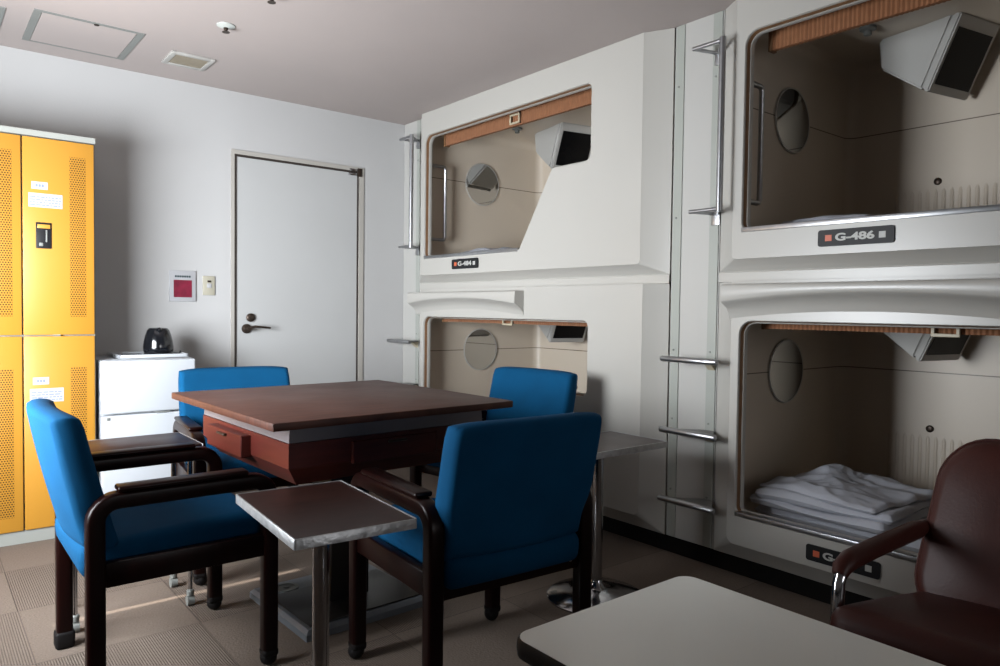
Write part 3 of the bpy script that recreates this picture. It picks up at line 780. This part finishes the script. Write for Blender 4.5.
# ------------------------------------------------------------------ blue armchairs
def cushion(w, d, h, crown=.01, wrap=0., bev=.03, nx=14, ny=14, nz=4, pinch=0.):
    """soft box centred on origin: w x d x h, crowned along z, wrapped along y"""
    b = bmesh.new(); bmesh.ops.create_cube(b, size=1)
    for v in b.verts: v.co = Vector((v.co.x * w, v.co.y * d, v.co.z * h))
    bmesh.ops.bevel(b, geom=list(b.edges), offset=bev, segments=4, affect='EDGES', profile=.6)
    bmesh.ops.subdivide_edges(b, edges=[e for e in b.edges if e.calc_length() > .05], cuts=6, use_grid_fill=True)
    for v in b.verts:
        u, q = v.co.x / (w / 2), v.co.y / (d / 2)
        s = (1 - u * u) * (1 - q * q)
        v.co.z += math.copysign(crown, v.co.z) * max(0, s) if abs(v.co.z) > h * .2 else 0
        v.co.z += wrap * u * u
    return b
def make_chair():
    t = thing('armchair', 'blue armchair', 'armchair')
    lw, ld = .046, .046
    for sx in (-1, 1):
        x = sx * .257
        ra = .055
        path = [(x, .236, .05), (x, .236, .30), (x, .236, .577 - ra)]
        path += [(x, .236 - ra + ra * math.cos(a), .577 - ra + ra * math.sin(a)) for a in [R(k * 15) for k in range(1, 7)]]
        path += [(x, 0, .577)]
        path += [(x, -.236 + ra - ra * math.sin(a), .577 - ra + ra * math.cos(a)) for a in [R(k * 15) for k in range(0, 7)]]
        path += [(x, -.236, .30), (x, -.236, .030)]
        fr = MB().rectsweep(path, lw, ld, (1, 0, 0), bev=.010).build('arm_frame', M['wood'], t)
        pad = MB().box((x - .027, -.185, .600), (x + .027, .165, .616), .007, 3).build('arm_pad', M['wood'], fr)
        MB().box((x - .014, -.214, .345), (x + .014, .214, .412), .004).build('side_rail', M['wood'], t)
        MB().box((x - .028, -.264, .0), (x + .028, -.208, .055), .010, 3).build('rubber_foot', M['rubber'], fr)
        c = MB().tube([(x, .236, .028), (x, .236, .056)], .012, 10).sphere((x - .004, .236, .026), .026, sc=(1, 1, 1), n=20).box((x - .024, .212, .030), (x + .024, .260, .058), .010, 3)
        c.build('caster', M['rubber'], t)
    MB().box((-.24, .205, .350), (.24, .232, .395), .004).build('front_rail', M['wood'], t)
    MB().box((-.24, -.240, .335), (.24, -.214, .385), .004).build('rear_rail', M['wood'], t)
    # seat
    b = cushion(.462, .508, .092, crown=.010, bev=.040)
    MB().bm(b, Matrix.Translation((0, -.014, .418)) @ Matrix.Rotation(R(3), 4, 'X')).build('seat', M['blue'], t, smooth=60)
    # backrest: leaning slab, wrapped forward at the sides, waisted between the arm frames
    b = bmesh.new(); NX, NZ = 22, 18; vs = []; fs = []
    prof = []
    def bk(u, w_, side):
        zz = .440 + w_ * .374
        tt = max(0, min(1, (zz - .50) / .09)); half = .232 + .018 * tt * tt * (3 - 2 * tt) - .005 * max(0, (w_ - .75) / .25) ** 2
        x = u * half
        ycen = -.232 - .090 * w_ ** 1.1 + .024 * u * u - .008 * (1 - (2 * w_ - 1) ** 2)
        th = .043 - .007 * w_
        e = min((1 - abs(u)) * half / .013, (w_ * .374 + .004) / .022, (1 - w_) * .374 / .018)
        k = math.sqrt(max(0, 1 - (1 - min(e, 1)) ** 2))
        y = ycen + side * th * k + (side > 0) * .010 * (1 - u * u) * (1 - (2 * w_ - 1) ** 2)
        return (x, y, zz - .010 * abs(u) ** 6 * (w_ > .9))
    def par(i, n): return .5 - .5 * math.cos(PI * i / n)
    for side in (1, -1):
        for i in range(NX + 1):
            for j in range(NZ + 1): vs.append(bk(2 * par(i, NX) - 1, par(j, NZ), side))
    S = (NX + 1) * (NZ + 1)
    for i in range(NX):
        for j in range(NZ):
            a = i * (NZ + 1) + j
            fs += [(a, a + NZ + 1, a + NZ + 2, a + 1), (S + a, S + a + 1, S + a + NZ + 2, S + a + NZ + 1)]
    mb = MB().add(vs, fs)
    o = mb.build('backrest', M['blue'], t, smooth=70)
    b = bmesh.new(); b.from_mesh(o.data); bmesh.ops.remove_doubles(b, verts=list(b.verts), dist=.0004); b.to_mesh(o.data); b.free()
    # hem seam across the rear, where the back cover ends above the seat
    MB().lathe([(.006, 0), (.006, .003), (.002, .004)], 12, Matrix.Translation((.205, -.2405, .365)) @ Matrix.Rotation(R(90), 4, 'X')).build('screw', M['brushed'], t)
    return t
ch = make_chair()
ch['group'] = 'blue armchairs around the game table'
ch.location = (.605, 2.405, 0); ch.rotation_euler = (0, 0, R(-90)); ch['label'] = 'blue armchair at the left of the table, its lit back towards the lockers'
G = ch['group']
dup(ch, (1.316, 1.768, 0), R(-4), 'nearest blue armchair, its back turned to the viewer', G)
dup(ch, (1.148, 3.14, 0), R(180 - 6), 'blue armchair on the far side of the table, beside the refrigerator', G)
dup(ch, (2.065, 2.60, 0), R(90 + 8), 'blue armchair at the right of the table, against the far lower capsule', G)

# ------------------------------------------------------------------ game table
t = thing('game_table', 'square red-brown wooden game table with drawers on a pedestal', 'table', (1.237, 2.462, 0), R(1.6))
MB().box((-.457, -.450, .743), (.457, .492, .768), .004, 2).build('table_top', M['veneer'], t)
S_ = .376
body = MB()
def sq(s, z): return [(-s, -s, z), (s, -s, z), (s, s, z), (-s, s, z)]
loft(body, [sq(.05, .688), sq(S_, .688), sq(S_, .612), sq(S_ - .004, .608), sq(S_ - .045, .552), sq(.05, .552)])
bo = body.build('table_body', M['bodywood'], t, smooth=0)
bd = MB(); loft(bd, [sq(.05, .743), sq(S_ - .006, .743), sq(S_ - .002, .690), sq(.05, .690)])
bd.build('upper_band', M['greyband'], t, smooth=0)
for k in range(4):
    Rz = Matrix.Rotation(R(-90 * k), 4, 'Z')           # k=0 front (-Y), k=1 left (-X)...
    pull = .034 if k == 1 else .008
    x0, x1 = (-.165, .165)
    if k == 1: x0, x1 = (-.235, .085)
    dr = MB().box((x0, -S_ - pull, .603), (x1, -S_ + .01, .676), .003, 1, T=Rz).build('drawer', M['bodywood'], t, smooth=0)
    MB().box(((x0 + x1) / 2 - .035, -S_ - pull - .012, .660), ((x0 + x1) / 2 + .035, -S_ - pull + .001, .667), .002, 1, T=Rz).build('drawer_pull', M['bronze'], dr)
# pedestal and base
MB().box((-.078, -.078, .03), (.078, .078, .555), .006).build('pedestal', M['black_wood'], t)
b = MB(); loft(b, [[(x * .25, y * .24, z) for x, y in ((-1, -1), (1, -1), (1, 1), (-1, 1))] for z in (0, .022)] + [[(x * .238, y * .228, .034) for x, y in ((-1, -1), (1, -1), (1, 1), (-1, 1))]] + [[(x * .05, y * .05, .034) for x, y in ((-1, -1), (1, -1), (1, 1), (-1, 1))]])
loft(b, [[(x * .25, y * .24, 0) for x, y in ((-1, -1), (1, -1), (1, 1), (-1, 1))], [(0, 0, 0)] * 4])
bs = b.build('base_plate', mat('blue_grey_base_trim', (.22, .24, .27), .5, var=.1), t, smooth=0)
MB().box((-.225, -.215, .034), (.225, .11, .040), .002).build('foot_mat', M['black_wood'], bs)
for x, y in ((-.14, .16), (.14, .16)):
    MB().lathe([(.045, .033), (.045, .039), (.032, .039), (.032, .0365), (.012, .0365), (.012, .041)], 20, Matrix.Translation((x, y, 0))).build('base_fitting', M['grey'], bs)

# ------------------------------------------------------------------ side tables
def pedestal_side_table(loc, rotz, label):
    t = thing('side_table', label, 'side table', loc, rotz)
    w_, d_ = .150, .231
    MB().box((-w_ + .003, -d_ + .003, .578), (w_ - .003, d_ - .003, .599)).build('table_top', M['darkveneer'], t, smooth=0)
    e = MB(); o1 = rrect(-w_, w_, -d_, d_, .006, 2); i1 = rrect(-w_ + .004, w_ - .004, -d_ + .004, d_ - .004, .004, 2)
    loft(e, [[(p[0], p[1], z) for p in l_] for l_, z in ((i1, .577), (o1, .577), (o1, .5985), (rrect(-w_ + .001, w_ - .001, -d_ + .001, d_ - .001, .005, 2), .6005), (i1, .6005), (i1, .598))])
    e.build('metal_edge', M['alu'], t, smooth=50)
    MB().tube([(0, 0, .02), (0, 0, .572)], .0215, 28).lathe([(.075, .568), (.075, .578)], 24).build('column', M['chrome'], t)
    MB().lathe([(.190, 0), (.190, .006), (.180, .012), (.10, .024), (.045, .032), (.030, .045), (.0225, .07)], 56).build('disc_base', M['chrome'], t)
    return t
pt_ = pedestal_side_table((.797, 1.692, 0), R(-4), 'small dark side table with silver edge standing between two blue armchairs')
dup(pt_, (2.035, 1.905, 0), R(90), 'side table at right, behind the nearest armchair, by the capsule steps')
t = thing('side_table', 'dark side table on thin chrome legs between lockers and left armchair', 'side table', (.598, 2.862, 0))
MB().box((-.215, -.150, .572), (.215, .150, .600), .002).build('table_top', M['darkveneer'], t)
e = MB(); e.box((-.217, .1495, .571), (.2175, .153, .6005), .001, 1).box((.2145, -.150, .571), (.2175, .153, .6005), .001, 1)
e.build('metal_edge', M['alu'], t)
for x in (-.185, .185):
    for y in (-.105, .115):
        lg = MB().tube([(x, y, .045), (x, y, .572)], .0085, 12).build('leg', M['chrome'], t)
        MB().lathe([(.013, .038), (.014, .055), (.010, .060)], 12, Matrix.Translation((x, y, 0))).tube([(x - .012, y, .018), (x + .012, y, .018)], .018, 16).build('caster', M['grey'], lg)

# ------------------------------------------------------------------ white table
t = thing('white_table', 'off-white laminate table with black edge in the foreground', 'table', (1.0, .455, 0))
o1 = rrect(-.236, .236, -.455, .455, .035, 6)
MB().prism(offset_poly(o1, .004), .531, .5605, 2).build('table_top', M['white_lam'], t, smooth=30)
e = MB(); loft(e, [[(p[0], p[1], z) for p in l_] for l_, z in ((offset_poly(o1, .0045), .528), (o1, .531), (offset_poly(o1, -.002), .544), (o1, .557), (offset_poly(o1, .0035), .5602))])
e.build('edge_band', M['black'], t, smooth=60)
MB().tube([(0, 0, .02), (0, 0, .53)], .028, 28).build('column', M['chrome'], t)
MB().lathe([(.21, 0), (.21, .006), (.20, .012), (.10, .022), (.035, .04)], 48).build('disc_base', M['chrome'], t)

# ------------------------------------------------------------------ brown leather armchair (faces -X)
t = thing('leather_armchair', 'dark brown leather armchair with chrome arm tubes', 'armchair', (1.72, .425, 0), R(90))
# local: +Y forward (world -X), +X right (world +Y)
b = cushion(.545, .540, .100, crown=.016, bev=.045)
MB().bm(b, Matrix.Translation((0, .055, .434)) @ Matrix.Rotation(R(9.5), 4, 'X')).build('seat', M['leather'], t, smooth=70)
out = rrect(-.262, .262, .405, .808, .10, 8)
bk = MB()
def bp_(p, k, y):
    z = .6025 + (p[1] - .6025) * k; x = p[0] * k
    return (x * (1.0 + (.62 - z) * .25), -.120 + y - (z - .45) * .36 + .20 * x * x, z)
loft(bk, [[bp_(p, .02, -.034) for p in out], [bp_(p, .5, -.034) for p in out], [bp_(p, .90, -.032) for p in out], [bp_(p, .97, -.024) for p in out], [bp_(p, 1., -.006) for p in out], [bp_(p, 1., .006) for p in out], [bp_(p, .97, .024) for p in out], [bp_(p, .90, .034) for p in out], [bp_(p, .5, .038) for p in out], [bp_(p, .02, .038) for p in out]])
bk.build('backrest', M['leather'], t, smooth=60)
pp = MB(); pp.tube([bp_(p, 1.003, .0) for p in out] + [bp_(out[0], 1.003, 0)], .005, 8); pp.build('piping', M['leather'], t)
for sx in (-1, 1):
    x = sx * .268
    fr = MB().tube([(x, -.24, .012), (x, .0, .012), (x, .22, .012), (x, .262, .016), (x, .279, .030), (x, .284, .06), (x, .278, .30), (x, .272, .50), (x, .268, .555), (x, .255, .583), (x, .228, .592), (x, .0, .594), (x, -.14, .596), (x, -.18, .597)], .0125, 14).build('arm_tube', M['chrome'], t)
    ap = MB().tube([(x, .266, .572), (x, .256, .585), (x, .225, .594), (x, .12, .597), (x, 0, .597), (x, -.11, .597), (x, -.150, .597)], [.015, .019, .021, .021, .021, .021, .016], 14).build('arm_sleeve', M['leather'], fr)
    MB().tube([(x, -.150, .597), (x, -.19, .597)], .013, 10).build('arm_bracket', M['black'], fr)
MB().box((-.262, -.18, .385), (.262, -.15, .405), .004).box((-.262, .14, .385), (.262, .17, .405), .004).build('seat_bar', M['chrome'], t)

for o in list(scene.objects):
    if o.parent is None and 'category' in o:
        g_ = {'sleeping capsule': 'stacked sleeping capsules along the right wall', 'ladder step': 'steel ladder steps beside the capsules',
              'grab rail': 'vertical grab rails beside the upper capsules', 'mattress': 'thin mattresses in the capsules', 'duvet': 'folded white duvets in the capsules',
              'side table': 'small dark side tables around the game table', 'sprinkler': 'fire sprinklers on the ceiling', 'ceiling hatch': 'grey framed ceiling hatches'}.get(o['category'])
        if g_: o['group'] = g_
# ------------------------------------------------------------------ light
wd = bpy.data.worlds.new('World'); scene.world = wd; wd.use_nodes = True
wd.node_tree.nodes['Background'].inputs[0].default_value = (.55, .68, .9, 1); wd.node_tree.nodes['Background'].inputs[1].default_value = .6
def area(name, loc, rot, sx, sy, power, col, spread=180):
    l = bpy.data.lights.new(name, 'AREA'); l.shape = 'RECTANGLE'; l.size = sx; l.size_y = sy; l.energy = power; l.color = col; l.spread = R(spread)
    o = bpy.data.objects.new(name, l); COL.objects.link(o); o.location = loc; o.rotation_euler = rot
    return o
# daylight entering through window_1 (plane of the pane, shining +X)
area("window_daylight", (XL + .30, 2.52, 1.14), (R(90 + 3), 0, R(-90 + 26)), 1.10, .95, 136, (.90, .95, 1.0), 150)
area('rear_window_daylight', (1.45, YF - .03, 1.45), (R(90), 0, 0), 1.8, 1.0, 30, (.96, .97, 1.0))
s = bpy.data.lights.new('sun', 'SUN'); s.energy = 14; s.angle = R(.6); s.color = (1, .93, .84)
so = bpy.data.objects.new('sun', s); COL.objects.link(so)
so.rotation_euler = Vector((1, 0.0, -.66)).to_track_quat('-Z', 'Y').to_euler()

# ------------------------------------------------------------------ camera
cam = bpy.data.cameras.new('Camera'); co = bpy.data.objects.new('Camera', cam); COL.objects.link(co)
F, yaw, pitch, roll = 725.636, R(39.0), R(1.8377), R(.7302)
fwd = Vector((math.sin(yaw) * math.cos(pitch), math.cos(yaw) * math.cos(pitch), -math.sin(pitch)))
r0 = Vector((math.cos(yaw), -math.sin(yaw), 0)); u0 = r0.cross(fwd)
rr_ = math.cos(roll) * r0 + math.sin(roll) * u0; uu = -math.sin(roll) * r0 + math.cos(roll) * u0
co.matrix_world = Matrix(((rr_.x, uu.x, -fwd.x, 0), (rr_.y, uu.y, -fwd.y, 0), (rr_.z, uu.z, -fwd.z, 1.10), (0, 0, 0, 1)))
cam.sensor_width = 36; cam.lens = F * 36 / 1000; cam.clip_start = .05
scene.camera = co
scene.view_settings.view_transform = 'Standard'; scene.view_settings.look = 'None'
scene.view_settings.exposure = 0; scene.view_settings.gamma = 1; scene.view_settings.use_curve_mapping = False
scene.cycles.use_denoising = True
scene.cycles.max_bounces = 10; scene.cycles.diffuse_bounces = 6; scene.cycles.glossy_bounces = 5
scene.cycles.sample_clamp_indirect = 6
